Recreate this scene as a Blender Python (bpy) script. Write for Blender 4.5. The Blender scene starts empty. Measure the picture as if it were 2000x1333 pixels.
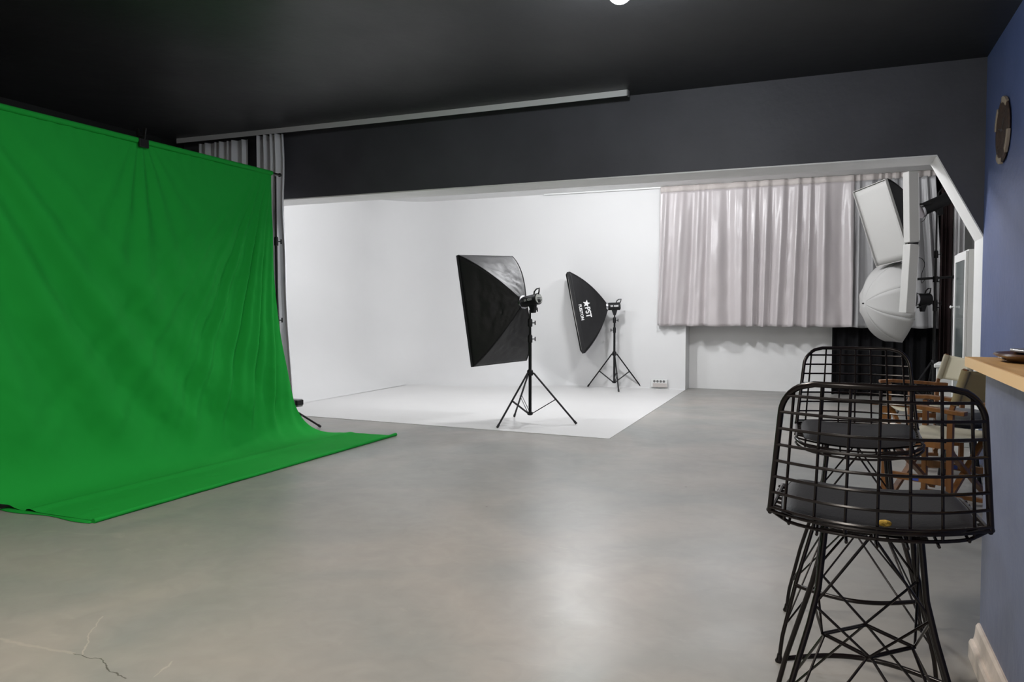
import bpy, bmesh, math, random
from mathutils import Vector, Matrix, noise
random.seed(7)
PI = math.pi
scene = bpy.context.scene

# ------------------------------------------------------------------ camera
CAM_H = 1.25
F_PX = 1500.0
YAW = math.atan(620 / 1500)
PITCH = math.atan(60.5 / 1500)
cam_data = bpy.data.cameras.new('camera')
cam_data.sensor_fit = 'HORIZONTAL'
cam_data.sensor_width = 36.0
cam_data.lens = 36.0 * F_PX / 2000.0
cam_data.clip_start = 0.05
cam = bpy.data.objects.new('camera', cam_data)
scene.collection.objects.link(cam)
cam.location = (0, 0, CAM_H)
cam.rotation_euler = (PI / 2 - PITCH, 0, YAW)
scene.camera = cam

# ------------------------------------------------------------------ world, exposure
world = bpy.data.worlds.new('world')
world.use_nodes = True
world.node_tree.nodes['Background'].inputs[0].default_value = (0.05, 0.05, 0.055, 1)
world.node_tree.nodes['Background'].inputs[1].default_value = 0.3
scene.world = world
scene.view_settings.view_transform = 'Standard'
scene.view_settings.look = 'None'
scene.view_settings.gamma = 1.0
scene.view_settings.exposure = 0.0

# ceiling lamps: (label, x, y, drop below the ceiling, watts, colour, disc radius or 0 for a globe)
LAMPS = [
    ('white globe ceiling lamp at the top edge of the photo, before the dark beam', -1.2, 4.61, 0.125, 430, (0.92, 0.97, 1.0), 0),
    ('round flush ceiling lamp over the middle of the grey floor, above the frame', -1.9, 2.0, 0.03, 88, (1.0, 0.89, 0.78), 0.25),
    ('round flush ceiling lamp behind the camera near the bar counter', -1.2, -0.9, 0.03, 84, (1.0, 0.90, 0.80), 0.25),
    ('white globe ceiling lamp in the recess, above the white sweep between the strobe stands', -3.0, 9.55, 0.10, 780, (0.97, 0.98, 1.0), 0),
    ('white globe ceiling lamp in the recess, just behind the beam at its left', -5.2, 8.4, 0.10, 470, (0.97, 0.98, 1.0), 0),
    ('white globe ceiling lamp in the recess, in front of the satin curtain', -1.0, 8.7, 0.10, 720, (0.97, 0.97, 1.0), 0),
]

# ------------------------------------------------------------------ helpers
def tag(o, label=None, cat=None, group=None, kind=None):
    if label: o['label'] = label
    if cat: o['category'] = cat
    if group: o['group'] = group
    if kind: o['kind'] = kind
    return o


def thing(name, label, cat, loc=(0, 0, 0), rotz=0.0, group=None):
    o = bpy.data.objects.new(name, None)
    o.empty_display_size = 0.1
    scene.collection.objects.link(o)
    o.location = loc
    o.rotation_euler = (0, 0, rotz)
    return tag(o, label, cat, group)


def copy_tree(o, parent=None):
    c = o.copy()
    scene.collection.objects.link(c)
    c.parent = parent
    for ch in list(o.children):
        copy_tree(ch, c)
    return c


class MB:
    """collects geometry for one mesh"""
    def __init__(self):
        self.v = []
        self.f = []

    def add(self, vs, fs):
        b = len(self.v)
        self.v += [tuple(x) for x in vs]
        self.f += [tuple(b + i for i in f) for f in fs]
        return self

    def box(self, a, b, M=None):
        x0, y0, z0 = a
        x1, y1, z1 = b
        vs = [Vector(p) for p in ((x0, y0, z0), (x1, y0, z0), (x1, y1, z0), (x0, y1, z0), (x0, y0, z1), (x1, y0, z1), (x1, y1, z1), (x0, y1, z1))]
        if M: vs = [M @ p for p in vs]
        return self.add(vs, [(0, 3, 2, 1), (4, 5, 6, 7), (0, 1, 5, 4), (1, 2, 6, 5), (2, 3, 7, 6), (3, 0, 4, 7)])

    def bar(self, p, q, w, h, upv=(0, 0, 1)):
        p, q = Vector(p), Vector(q)
        d = (q - p).normalized()
        s = d.cross(Vector(upv))
        if s.length < 1e-4: s = d.cross(Vector((1, 0, 0)))
        s.normalize()
        u = s.cross(d).normalized()
        vs = []
        for c in (p, q):
            for a, b in ((-1, -1), (1, -1), (1, 1), (-1, 1)):
                vs.append(c + s * a * w / 2 + u * b * h / 2)
        return self.add(vs, [(0, 3, 2, 1), (4, 5, 6, 7), (0, 1, 5, 4), (1, 2, 6, 5), (2, 3, 7, 6), (3, 0, 4, 7)])

    def tube(self, pts, r, n=8, closed=False, cap=True):
        pts = [Vector(p) for p in pts]
        m = len(pts)
        rs = r if isinstance(r, (list, tuple)) else [r] * m
        tans = []
        for i in range(m):
            if closed:
                t = pts[(i + 1) % m] - pts[i - 1]
            else:
                t = pts[min(i + 1, m - 1)] - pts[max(i - 1, 0)]
            tans.append(t.normalized())
        ref = Vector((0, 0, 1)) if abs(tans[0].z) < 0.9 else Vector((1, 0, 0))
        s = tans[0].cross(ref).normalized()
        vs = []
        for i in range(m):
            t = tans[i]
            s = (s - t * s.dot(t))
            if s.length < 1e-6: s = t.orthogonal()
            s.normalize()
            u = t.cross(s)
            for k in range(n):
                a = 2 * PI * k / n
                vs.append(pts[i] + (s * math.cos(a) + u * math.sin(a)) * rs[i])
        fs = []
        for i in range(m if closed else m - 1):
            j = (i + 1) % m
            for k in range(n):
                l = (k + 1) % n
                fs.append((i * n + k, i * n + l, j * n + l, j * n + k))
        if cap and not closed:
            fs.append(tuple(range(n - 1, -1, -1)))
            fs.append(tuple((m - 1) * n + k for k in range(n)))
        return self.add(vs, fs)

    def lathe(self, prof, n=24, M=None):
        """prof: (r, z) pairs about local z"""
        vs, fs = [], []
        for r, z in prof:
            for k in range(n):
                a = 2 * PI * k / n
                vs.append(Vector((r * math.cos(a), r * math.sin(a), z)))
        if M: vs = [M @ p for p in vs]
        for i in range(len(prof) - 1):
            for k in range(n):
                l = (k + 1) % n
                fs.append((i * n + k, i * n + l, (i + 1) * n + l, (i + 1) * n + k))
        fs.append(tuple(range(n - 1, -1, -1)))
        fs.append(tuple((len(prof) - 1) * n + k for k in range(n)))
        return self.add(vs, fs)

    def grid(self, nu, nv, fn, closed_u=False):
        vs = [fn(i / nu, j / nv) for j in range(nv + 1) for i in range(nu + 1)]
        w = nu + 1
        fs = [(j * w + i, j * w + i + 1, (j + 1) * w + i + 1, (j + 1) * w + i) for j in range(nv) for i in range(nu)]
        return self.add(vs, fs)

    def prism(self, poly, z0, z1, M=None):
        n = len(poly)
        vs = [Vector((x, y, z0)) for x, y in poly] + [Vector((x, y, z1)) for x, y in poly]
        if M: vs = [M @ p for p in vs]
        fs = [tuple(range(n - 1, -1, -1)), tuple(range(n, 2 * n))]
        fs += [(i, (i + 1) % n, n + (i + 1) % n, n + i) for i in range(n)]
        return self.add(vs, fs)

    def build(self, name, mat, parent=None, smooth=False, bevel=0.0, solid=0.0, subsurf=0):
        me = bpy.data.meshes.new(name)
        me.from_pydata(self.v, [], self.f)
        me.update()
        bm = bmesh.new()
        bm.from_mesh(me)
        bmesh.ops.recalc_face_normals(bm, faces=bm.faces)
        bm.to_mesh(me)
        bm.free()
        me.materials.append(mat)
        if smooth:
            for p in me.polygons: p.use_smooth = True
            try: me.set_sharp_from_angle(angle=math.radians(42))
            except Exception: pass
        o = bpy.data.objects.new(name, me)
        scene.collection.objects.link(o)
        if parent: o.parent = parent
        if bevel:
            m = o.modifiers.new('bevel', 'BEVEL'); m.width = bevel; m.segments = 2; m.limit_method = 'ANGLE'
        if subsurf:
            m = o.modifiers.new('sub', 'SUBSURF'); m.levels = subsurf; m.render_levels = subsurf
        if solid:
            m = o.modifiers.new('solid', 'SOLIDIFY'); m.thickness = solid; m.offset = 0
        return o


def frame(origin, xaxis, yaxis):
    """matrix whose local x, y axes are given (orthonormalised)"""
    x = Vector(xaxis).normalized()
    y = Vector(yaxis)
    y = (y - x * y.dot(x)).normalized()
    z = x.cross(y)
    M = Matrix((x, y, z)).transposed().to_4x4()
    M.translation = Vector(origin)
    return M


def structure(o):
    o['kind'] = 'structure'
    return o


# ------------------------------------------------------------------ materials
def mat(name, col, rough=0.6, metal=0.0, spec=0.5, noise_amt=0.0, noise_scale=8.0, bump=0.0, bump_scale=40.0,
        emit=None, emit_s=0.0, trans=0.0, rough_var=0.0, sheen=0.0, aniso=None, coat=0.0, alpha=1.0):
    m = bpy.data.materials.new(name)
    m.use_nodes = True
    nt = m.node_tree
    b = nt.nodes['Principled BSDF']
    b.inputs['Base Color'].default_value = (*col, 1)
    b.inputs['Roughness'].default_value = rough
    b.inputs['Metallic'].default_value = metal
    b.inputs['Specular IOR Level'].default_value = spec
    if coat: b.inputs['Coat Weight'].default_value = coat
    if sheen: b.inputs['Sheen Weight'].default_value = sheen
    if emit:
        b.inputs['Emission Color'].default_value = (*emit, 1)
        b.inputs['Emission Strength'].default_value = emit_s
    tc = nt.nodes.new('ShaderNodeTexCoord')
    if noise_amt:
        n = nt.nodes.new('ShaderNodeTexNoise')
        n.inputs['Scale'].default_value = noise_scale
        n.inputs['Detail'].default_value = 6
        nt.links.new(tc.outputs['Object'], n.inputs['Vector'])
        r = nt.nodes.new('ShaderNodeMapRange')
        r.inputs['From Min'].default_value = 0.3
        r.inputs['From Max'].default_value = 0.7
        r.inputs['To Min'].default_value = 1 - noise_amt
        r.inputs['To Max'].default_value = 1 + noise_amt
        nt.links.new(n.outputs['Fac'], r.inputs['Value'])
        mul = nt.nodes.new('ShaderNodeVectorMath'); mul.operation = 'SCALE'
        mul.inputs[0].default_value = col
        nt.links.new(r.outputs['Result'], mul.inputs['Scale'])
        nt.links.new(mul.outputs['Vector'], b.inputs['Base Color'])
        if rough_var:
            r2 = nt.nodes.new('ShaderNodeMapRange')
            r2.inputs['From Min'].default_value = 0.3
            r2.inputs['From Max'].default_value = 0.7
            r2.inputs['To Min'].default_value = rough - rough_var
            r2.inputs['To Max'].default_value = rough + rough_var
            nt.links.new(n.outputs['Fac'], r2.inputs['Value'])
            nt.links.new(r2.outputs['Result'], b.inputs['Roughness'])
    if bump:
        n2 = nt.nodes.new('ShaderNodeTexNoise')
        n2.inputs['Scale'].default_value = bump_scale
        n2.inputs['Detail'].default_value = 5
        nt.links.new(tc.outputs['Object'], n2.inputs['Vector'])
        bp = nt.nodes.new('ShaderNodeBump')
        bp.inputs['Strength'].default_value = bump
        bp.inputs['Distance'].default_value = 0.01
        nt.links.new(n2.outputs['Fac'], bp.inputs['Height'])
        nt.links.new(bp.outputs['Normal'], b.inputs['Normal'])
    if trans:
        t = nt.nodes.new('ShaderNodeBsdfTranslucent')
        t.inputs['Color'].default_value = (*col, 1)
        mx = nt.nodes.new('ShaderNodeMixShader')
        mx.inputs[0].default_value = trans
        out = nt.nodes['Material Output']
        nt.links.new(b.outputs[0], mx.inputs[1])
        nt.links.new(t.outputs[0], mx.inputs[2])
        nt.links.new(mx.outputs[0], out.inputs[0])
    return m


def wood(name, c1, c2, rough=0.45, scale=(2.0, 30.0, 30.0), coat=0.0):
    m = mat(name, c1, rough, coat=coat)
    nt = m.node_tree
    b = nt.nodes['Principled BSDF']
    tc = nt.nodes.new('ShaderNodeTexCoord')
    mp = nt.nodes.new('ShaderNodeMapping')
    mp.inputs['Scale'].default_value = scale
    n = nt.nodes.new('ShaderNodeTexNoise')
    n.inputs['Scale'].default_value = 1.0
    n.inputs['Detail'].default_value = 8
    n.inputs['Distortion'].default_value = 0.6
    cr = nt.nodes.new('ShaderNodeValToRGB')
    cr.color_ramp.elements[0].position = 0.35
    cr.color_ramp.elements[0].color = (*c2, 1)
    cr.color_ramp.elements[1].position = 0.65
    cr.color_ramp.elements[1].color = (*c1, 1)
    nt.links.new(tc.outputs['Object'], mp.inputs['Vector'])
    nt.links.new(mp.outputs[0], n.inputs['Vector'])
    nt.links.new(n.outputs['Fac'], cr.inputs[0])
    nt.links.new(cr.outputs[0], b.inputs['Base Color'])
    return m


def floor_material():
    m = mat('painted_concrete', (0.36, 0.35, 0.335), 0.3)
    nt = m.node_tree
    b = nt.nodes['Principled BSDF']
    tc = nt.nodes.new('ShaderNodeTexCoord')
    def nz(scale, detail, dist=0.0, sc=(1, 1, 1)):
        mp = nt.nodes.new('ShaderNodeMapping'); mp.inputs['Scale'].default_value = sc
        n = nt.nodes.new('ShaderNodeTexNoise')
        n.inputs['Scale'].default_value = scale; n.inputs['Detail'].default_value = detail
        n.inputs['Distortion'].default_value = dist
        nt.links.new(tc.outputs['Object'], mp.inputs['Vector']); nt.links.new(mp.outputs[0], n.inputs['Vector'])
        return n
    def rng(src, a, c, lo, hi):
        r = nt.nodes.new('ShaderNodeMapRange')
        for k, v in (('From Min', a), ('From Max', c), ('To Min', lo), ('To Max', hi)): r.inputs[k].default_value = v
        nt.links.new(src, r.inputs['Value']); return r.outputs['Result']
    n1 = nz(0.9, 8, 0.8)
    cr = nt.nodes.new('ShaderNodeValToRGB')
    cr.color_ramp.elements[0].position = 0.36; cr.color_ramp.elements[0].color = (0.242, 0.247, 0.236, 1)
    cr.color_ramp.elements[1].position = 0.66; cr.color_ramp.elements[1].color = (0.318, 0.298, 0.274, 1)
    nt.links.new(n1.outputs['Fac'], cr.inputs[0])
    n2 = nz(7, 8, 1.2)
    mx = nt.nodes.new('ShaderNodeVectorMath'); mx.operation = 'SCALE'
    nt.links.new(cr.outputs[0], mx.inputs[0]); nt.links.new(rng(n2.outputs['Fac'], 0.3, 0.7, 0.95, 1.05), mx.inputs['Scale'])
    # pale scuffs
    n3 = nz(2.2, 12, 2.5, (1, 2.2, 1))
    sc = rng(n3.outputs['Fac'], 0.66, 0.78, 0.0, 0.35)
    mix = nt.nodes.new('ShaderNodeMix'); mix.data_type = 'RGBA'
    nt.links.new(sc, mix.inputs[0]); nt.links.new(mx.outputs[0], mix.inputs[6]); mix.inputs[7].default_value = (0.42, 0.39, 0.35, 1)
    # dark specks
    vo = nt.nodes.new('ShaderNodeTexVoronoi'); vo.inputs['Scale'].default_value = 1.7
    nt.links.new(tc.outputs['Object'], vo.inputs['Vector'])
    mix2 = nt.nodes.new('ShaderNodeMix'); mix2.data_type = 'RGBA'
    nt.links.new(rng(vo.outputs['Distance'], 0.012, 0.02, 0.6, 0.0), mix2.inputs[0])
    nt.links.new(mix.outputs[2], mix2.inputs[6]); mix2.inputs[7].default_value = (0.08, 0.07, 0.06, 1)
    nt.links.new(mix2.outputs[2], b.inputs['Base Color'])
    n4 = nz(1.6, 9, 1.0)
    nt.links.new(rng(n4.outputs['Fac'], 0.3, 0.7, 0.33, 0.44), b.inputs['Roughness'])
    n5 = nz(3.0, 6, 0.5)
    bp = nt.nodes.new('ShaderNodeBump'); bp.inputs['Strength'].default_value = 0.25; bp.inputs['Distance'].default_value = 0.012
    nt.links.new(n5.outputs['Fac'], bp.inputs['Height']); nt.links.new(bp.outputs[0], b.inputs['Normal'])
    return m


def floor_marks(m):
    """old crack and pale scratches on the painted concrete near the camera"""
    nt = m.node_tree
    b = nt.nodes['Principled BSDF']
    b.inputs['Specular IOR Level'].default_value = 0.32
    tc = nt.nodes.new('ShaderNodeTexCoord')
    nz = nt.nodes.new('ShaderNodeTexNoise'); nz.inputs['Scale'].default_value = 14; nz.inputs['Detail'].default_value = 4
    nt.links.new(tc.outputs['Object'], nz.inputs['Vector'])
    sub = nt.nodes.new('ShaderNodeVectorMath'); sub.operation = 'SUBTRACT'; sub.inputs[1].default_value = (.5, .5, .5)
    nt.links.new(nz.outputs['Color'], sub.inputs[0])
    sc = nt.nodes.new('ShaderNodeVectorMath'); sc.operation = 'SCALE'; sc.inputs['Scale'].default_value = 0.05
    nt.links.new(sub.outputs[0], sc.inputs[0])
    pp = nt.nodes.new('ShaderNodeVectorMath'); pp.operation = 'ADD'
    nt.links.new(tc.outputs['Object'], pp.inputs[0]); nt.links.new(sc.outputs[0], pp.inputs[1])
    fl_ = nt.nodes.new('ShaderNodeVectorMath'); fl_.operation = 'MULTIPLY'; fl_.inputs[1].default_value = (1, 1, 0)
    nt.links.new(pp.outputs[0], fl_.inputs[0])
    def seg(a, c):
        a = Vector((*a, 0)); c = Vector((*c, 0)); ab = c - a
        s1 = nt.nodes.new('ShaderNodeVectorMath'); s1.operation = 'SUBTRACT'; s1.inputs[1].default_value = a
        nt.links.new(fl_.outputs[0], s1.inputs[0])
        d = nt.nodes.new('ShaderNodeVectorMath'); d.operation = 'DOT_PRODUCT'; d.inputs[1].default_value = ab / ab.dot(ab)
        nt.links.new(s1.outputs[0], d.inputs[0])
        cl = nt.nodes.new('ShaderNodeClamp'); nt.links.new(d.outputs['Value'], cl.inputs[0])
        k = nt.nodes.new('ShaderNodeVectorMath'); k.operation = 'SCALE'; k.inputs[0].default_value = ab
        nt.links.new(cl.outputs[0], k.inputs['Scale'])
        df = nt.nodes.new('ShaderNodeVectorMath'); df.operation = 'DISTANCE'
        nt.links.new(s1.outputs[0], df.inputs[0]); nt.links.new(k.outputs[0], df.inputs[1])
        return df.outputs['Value']
    def poly(pts):
        out = None
        for a, c in zip(pts, pts[1:]):
            q = seg(a, c)
            if out is None: out = q
            else:
                mn = nt.nodes.new('ShaderNodeMath'); mn.operation = 'MINIMUM'
                nt.links.new(out, mn.inputs[0]); nt.links.new(q, mn.inputs[1]); out = mn.outputs[0]
        return out
    def paint(pts, wd, col, amt):
        src = b.inputs['Base Color'].links[0].from_socket
        r = nt.nodes.new('ShaderNodeMapRange')
        for k, v in (('From Min', wd * .3), ('From Max', wd), ('To Min', amt), ('To Max', 0)): r.inputs[k].default_value = v
        nt.links.new(poly(pts), r.inputs['Value'])
        mx = nt.nodes.new('ShaderNodeMix'); mx.data_type = 'RGBA'; mx.inputs[7].default_value = (*col, 1)
        nt.links.new(r.outputs[0], mx.inputs[0]); nt.links.new(src, mx.inputs[6])
        nt.links.new(mx.outputs[2], b.inputs['Base Color'])
    paint([(-2.528, 1.925), (-2.392, 1.936), (-2.304, 1.888), (-2.185, 1.869)], 0.003, (0.06, 0.05, 0.045), 0.8)
    paint([(-2.899, 1.913), (-2.731, 1.914), (-2.528, 1.925)], 0.012, (0.42, 0.38, 0.34), 0.5)
    paint([(-2.724, 2.212), (-2.622, 2.067), (-2.483, 1.934)], 0.004, (0.45, 0.41, 0.36), 0.6)
    paint([(-2.141, 2.014), (-2.107, 1.901)], 0.004, (0.45, 0.41, 0.36), 0.5)

M_FLOOR = floor_material()
floor_marks(M_FLOOR)
M_CYC = mat('white_cyclorama_paint', (0.66, 0.66, 0.66), 0.55, spec=0.3, noise_amt=0.012, noise_scale=1.5)
M_CYCF = mat('white_floor_paint', (0.63, 0.625, 0.62), 0.42, spec=0.4, noise_amt=0.015, noise_scale=2.0)
M_WHITE = mat('white_wall_paint', (0.74, 0.74, 0.735), 0.6, spec=0.3, noise_amt=0.02, noise_scale=3)
M_TRIMW = mat('white_trim_paint', (0.80, 0.79, 0.78), 0.55, noise_amt=0.03, noise_scale=5, bump=0.2, bump_scale=30)
M_BLACKC = mat('black_ceiling_paint', (0.0115, 0.0122, 0.014), 0.47, spec=0.62, noise_amt=0.25, noise_scale=1.2, bump=0.25, bump_scale=9, rough_var=0.05)
M_BEAM = mat('charcoal_wall_paint', (0.078, 0.078, 0.090), 0.55, spec=0.25, noise_amt=0.15, noise_scale=1.3, bump=0.35, bump_scale=14)
M_BLACKW = mat('black_wall_paint', (0.012, 0.012, 0.013), 0.6)
M_BLUE = mat('blue_wall_paint', (0.075, 0.105, 0.235), 0.42, spec=0.5, noise_amt=0.1, noise_scale=2.5, bump=0.3, bump_scale=18)
M_BLUE2 = mat('blue_bar_paint', (0.105, 0.13, 0.225), 0.4, spec=0.5, noise_amt=0.1, noise_scale=3.5, bump=0.3, bump_scale=14)
M_GREEN = mat('green_muslin', (0.014, 0.32, 0.043), 0.85, spec=0.08, bump=0.15, bump_scale=400)
M_SATIN = mat('backlit_pink_satin', (0.55, 0.51, 0.515), 0.33, spec=0.8, sheen=0.3, noise_amt=0.04, noise_scale=1.2, bump=0.25, bump_scale=12, trans=0.12)  # pink tint stands in for light coming through the cloth
M_SATIN2 = mat('silver_white_satin', (0.38, 0.378, 0.385), 0.33, spec=0.6, sheen=0.3, bump=0.25, bump_scale=12, trans=0.08)
M_TAPE = mat('curtain_header_tape', (0.50, 0.46, 0.44), 0.8)
M_SILVER = mat('silver_grey_satin', (0.80, 0.80, 0.83), 0.42, spec=0.5, bump=0.4, bump_scale=14)
M_PALE = mat('pale_curtain_cloth', (0.60, 0.59, 0.60), 0.6)
M_BDRAPE = mat('black_drape_cloth', (0.008, 0.008, 0.009), 0.9, spec=0.1)
M_BROWND = mat('dark_brown_drape_cloth', (0.022, 0.014, 0.014), 0.85, spec=0.1)
M_SBOX = mat('black_softbox_nylon', (0.013, 0.013, 0.014), 0.55, spec=0.28, bump=0.5, bump_scale=9)
M_DIFF = mat('white_diffuser_cloth', (0.46, 0.455, 0.44), 0.75, spec=0.2, trans=0.1)
M_UMB = mat('white_umbrella_cloth', (0.46, 0.455, 0.445), 0.7, spec=0.2, trans=0.15)
M_BLK = mat('black_metal_paint', (0.008, 0.008, 0.009), 0.4, spec=0.3)
M_PLAST = mat('black_plastic', (0.008, 0.008, 0.009), 0.5, spec=0.25)
M_CHROME = mat('bright_metal', (0.6, 0.6, 0.62), 0.25, metal=1.0)
M_PANEL = mat('pale_control_panel', (0.42, 0.43, 0.40), 0.5)
M_WIRE = mat('black_enamel_wire', (0.007, 0.005, 0.005), 0.25, spec=0.35)
M_LEATH = mat('black_leatherette', (0.014, 0.014, 0.016), 0.5, spec=0.22, bump=0.12, bump_scale=220)
M_FOAM = mat('yellow_foam', (0.55, 0.36, 0.06), 0.9, bump=0.6, bump_scale=90)
M_PINE = wood('light_pine', (0.56, 0.34, 0.14), (0.38, 0.21, 0.075), 0.55, (14, 1.6, 14))
M_PINEE = mat('pine_edge', (0.78, 0.54, 0.28), 0.5)
M_CHERRY = wood('orange_brown_wood', (0.215, 0.088, 0.019), (0.125, 0.046, 0.010), 0.42, (20, 20, 4), coat=0.2)
M_CANVAS = mat('cream_canvas', (0.52, 0.48, 0.37), 0.85, spec=0.2, trans=0.25, bump=0.2, bump_scale=250)
M_CANVAS2 = mat('shaded_canvas', (0.44, 0.37, 0.22), 0.85, spec=0.2, trans=0.45, bump=0.2, bump_scale=250)  # shade on the outer side of the chair back, put into the colour
M_PLW = mat('white_plastic', (0.66, 0.67, 0.66), 0.4)
M_CABW = mat('white_cabinet_laminate', (0.72, 0.72, 0.71), 0.35, spec=0.5)
M_GLASSD = mat('grey_cabinet_glass', (0.10, 0.12, 0.12), 0.08, spec=0.8)
M_TRAY = wood('dark_walnut', (0.10, 0.045, 0.015), (0.055, 0.022, 0.007), 0.3, (12, 3, 12), coat=0.3)
M_STEEL = mat('brushed_steel', (0.42, 0.40, 0.39), 0.3, metal=0.9)
M_CLOCKW = mat('dark_carved_wood', (0.040, 0.020, 0.012), 0.7, noise_amt=0.5, noise_scale=22, bump=0.9, bump_scale=28)
M_CLOCKP = mat('pale_bamboo', (0.30, 0.24, 0.18), 0.7)
M_GREYB = mat('grey_power_box', (0.20, 0.20, 0.20), 0.6)
M_BLUEL = mat('blue_sticker', (0.03, 0.06, 0.30), 0.5)
M_INK = mat('white_ink', (0.80, 0.80, 0.80), 0.6)
M_INKG = mat('dim_white_ink', (0.40, 0.40, 0.40), 0.6)
M_GREYU = mat('grey_upholstery', (0.09, 0.09, 0.088), 0.7)
M_LAMPGL = mat('lamp_diffuser', (0.9, 0.9, 0.9), 0.5, emit=(0.95, 0.98, 1.0), emit_s=9.0)
M_SKIRT = mat('pale_marble_skirting', (0.66, 0.58, 0.52), 0.4, noise_amt=0.15, noise_scale=14)
M_RUB = mat('black_rubber', (0.02, 0.02, 0.02), 0.8)
M_SLATE = mat('grey_socket_hole', (0.12, 0.12, 0.12), 0.6)

# ================================================================== THE ROOM
XL, XR = -7.40, 1.15            # main room left and right walls
YN, YB = -2.6, 7.30             # behind the camera, front of the beam
YD, YC = 7.70, 12.10            # back of the beam, face of the white sweep
YW = 12.45                      # window-side back wall (set back)
ZC, ZR, ZB = 3.30, 3.17, 2.54   # ceilings, underside of the beam
XRR = 1.95                      # right wall of the recess
XE = -2.07                      # right end of the sweep wall

structure(MB().box((XL - .1, YN - .1, -.1), (XRR + .1, YW + .1, 0)).build('floor', M_FLOOR))
structure(MB().box((XL - .1, YN - .1, ZC), (XR + .1, YD, ZC + .1)).build('ceiling', M_BLACKC))
structure(MB().box((XL - .1, YD, ZR), (XRR + .1, YW + .1, ZR + .1)).build('ceiling', M_WHITE))
structure(MB().box((XL - .1, YN - .1, 0), (XL, YD, ZC)).build('wall_left', M_BLACKW))
structure(MB().box((XL - .1, YN - .1, 0), (XR + .1, YN, ZC)).build('wall_back', M_WHITE))
structure(MB().box((XR, YN, 0), (XR + .12, YB, ZC)).build('wall_right', M_BLUE))
structure(MB().box((XRR, YD, 0), (XRR + .1, YW + .1, ZR)).build('wall_recess_right', M_WHITE))
structure(MB().box((XL - .1, YW, 0), (XRR + .1, YW + .1, ZR)).build('wall_front', M_WHITE))
structure(MB().box((XL - .1, YD, 0), (XL - .02, YW, ZR)).build('wall_recess_left', M_WHITE))
structure(MB().box((XR, YB, 0), (XRR + .1, YD, ZR)).build('wall_recess_return', M_WHITE))

# dark beam over the opening; its right end drops to the blue wall in a diagonal haunch
beam_poly = [(XL - .1, ZC), (XL - .1, ZB), (0.804, ZB), (XR, 1.865), (XR, ZC)]
Mxz = frame((0, YB, 0), (1, 0, 0), (0, 0, 1))      # local x->X, local y->Z, local z->-Y
structure(MB().prism(beam_poly, -0.40, 0.0, Mxz).build('wall_beam', M_BEAM))
# white painted soffit, flat part and diagonal part
sof = MB()
t = 0.012
sof.prism([(XL - .1, ZB), (XL - .1, ZB - t), (0.804 - .004, ZB - t), (XR, 1.865 - .022), (XR, 1.865), (0.804, ZB)], -0.402, 0.004, Mxz)
structure(sof.build('trim_1', M_TRIMW))

# white sweep (cyclorama): rounded left corner, cove along the floor that runs out to the right
def cyc_path():
    R = 1.0
    pts = []
    for i in range(12):
        y = YB + 0.02 + (YC - R - YB - 0.02) * i / 11
        pts.append((Vector((XL + .04, y, 0)), Vector((1, 0, 0)), 0.85))
    for i in range(1, 13):
        a = PI / 2 * i / 12
        c = Vector((XL + .04 + R, YC - R, 0))
        pts.append((c + Vector((-math.cos(a), math.sin(a), 0)) * R, Vector((math.cos(a), -math.sin(a), 0)), 0.85))
    n = 30
    for i in range(1, n + 1):
        x = XL + .04 + R + (XE - XL - .04 - R) * i / n
        k = min(1, max(0, (x + 5.4) / 1.7))
        k = k * k * (3 - 2 * k)
        pts.append((Vector((x, YC, 0)), Vector((0, -1, 0)), 0.85 * (1 - k) + 0.012 * k))
    return pts
P = cyc_path()
NA = 10
cyc = MB()
cols = []
H0 = 0.004
for p, nrm, r in P:
    c = [p + nrm * r + Vector((0, 0, H0))]
    for j in range(1, NA + 1):
        a = PI / 2 * j / NA
        c.append(p + nrm * r * (1 - math.sin(a)) + Vector((0, 0, H0 + r * (1 - math.cos(a)))))
    c.append(p + Vector((0, 0, ZR)))
    cols.append(c)
vs = [v for c in cols for v in c]
w = NA + 2
cyc.add(vs, [(i * w + j, (i + 1) * w + j, (i + 1) * w + j + 1, i * w + j + 1) for i in range(len(cols) - 1) for j in range(w - 1)])
# right end return of the sweep wall
cyc.box((XE - 0.06, YC + 0.001, 0), (XE, YW, ZR))
structure(cyc.build('wall_sweep', M_CYC, smooth=True))
fl = MB()
poly = [(c[0].x, c[0].y) for c in cols]
front = [(-1.955, 7.20), (-5.85, 7.395), (XL + .04, 7.45)]
poly2 = poly + [(XE + 0.005, YC)] + front
fl.prism(poly2, 0.0005, H0)
structure(fl.build('floor_sweep', M_CYCF))

# ================================================================== BAR
bar = MB()
bar.prism([(0.515, -1.6), (XR, -1.6), (XR, 3.17), (0.535, 3.17), (0.515, 3.15)], 0, 1.045)
structure(bar.build('wall_bar', M_BLUE2))
# stepped skirting along the bar
sk = MB()
prof = [(0.0, 0.0), (-0.034, 0.0), (-0.034, 0.055), (-0.029, 0.066), (-0.020, 0.068), (-0.016, 0.085), (-0.013, 0.118), (-0.006, 0.128), (0.0, 0.128)]
Msk = frame((0.515, 3.145, 0), (1, 0, 0), (0, 0, 1))
sk.prism([(x, z) for x, z in prof], 0.0, 4.7, Msk)
structure(sk.build('baseboard_right', M_SKIRT))

ct = thing('bar_counter', 'light pine bar countertop on the low blue wall at the right edge', 'counter', (0.8, 1.0, 1.045))
o = MB().prism([(-0.375, -2.6), (0.345, -2.6), (0.345, 2.22), (-0.335, 2.22)], 0, 0.035).build('worktop', M_PINE, ct, bevel=0.003)
o = MB().bar((-0.378, -2.6, 0.0175), (-0.338, 2.222, 0.0175), 0.006, 0.034).build('front_edge', M_PINEE, ct)

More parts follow.
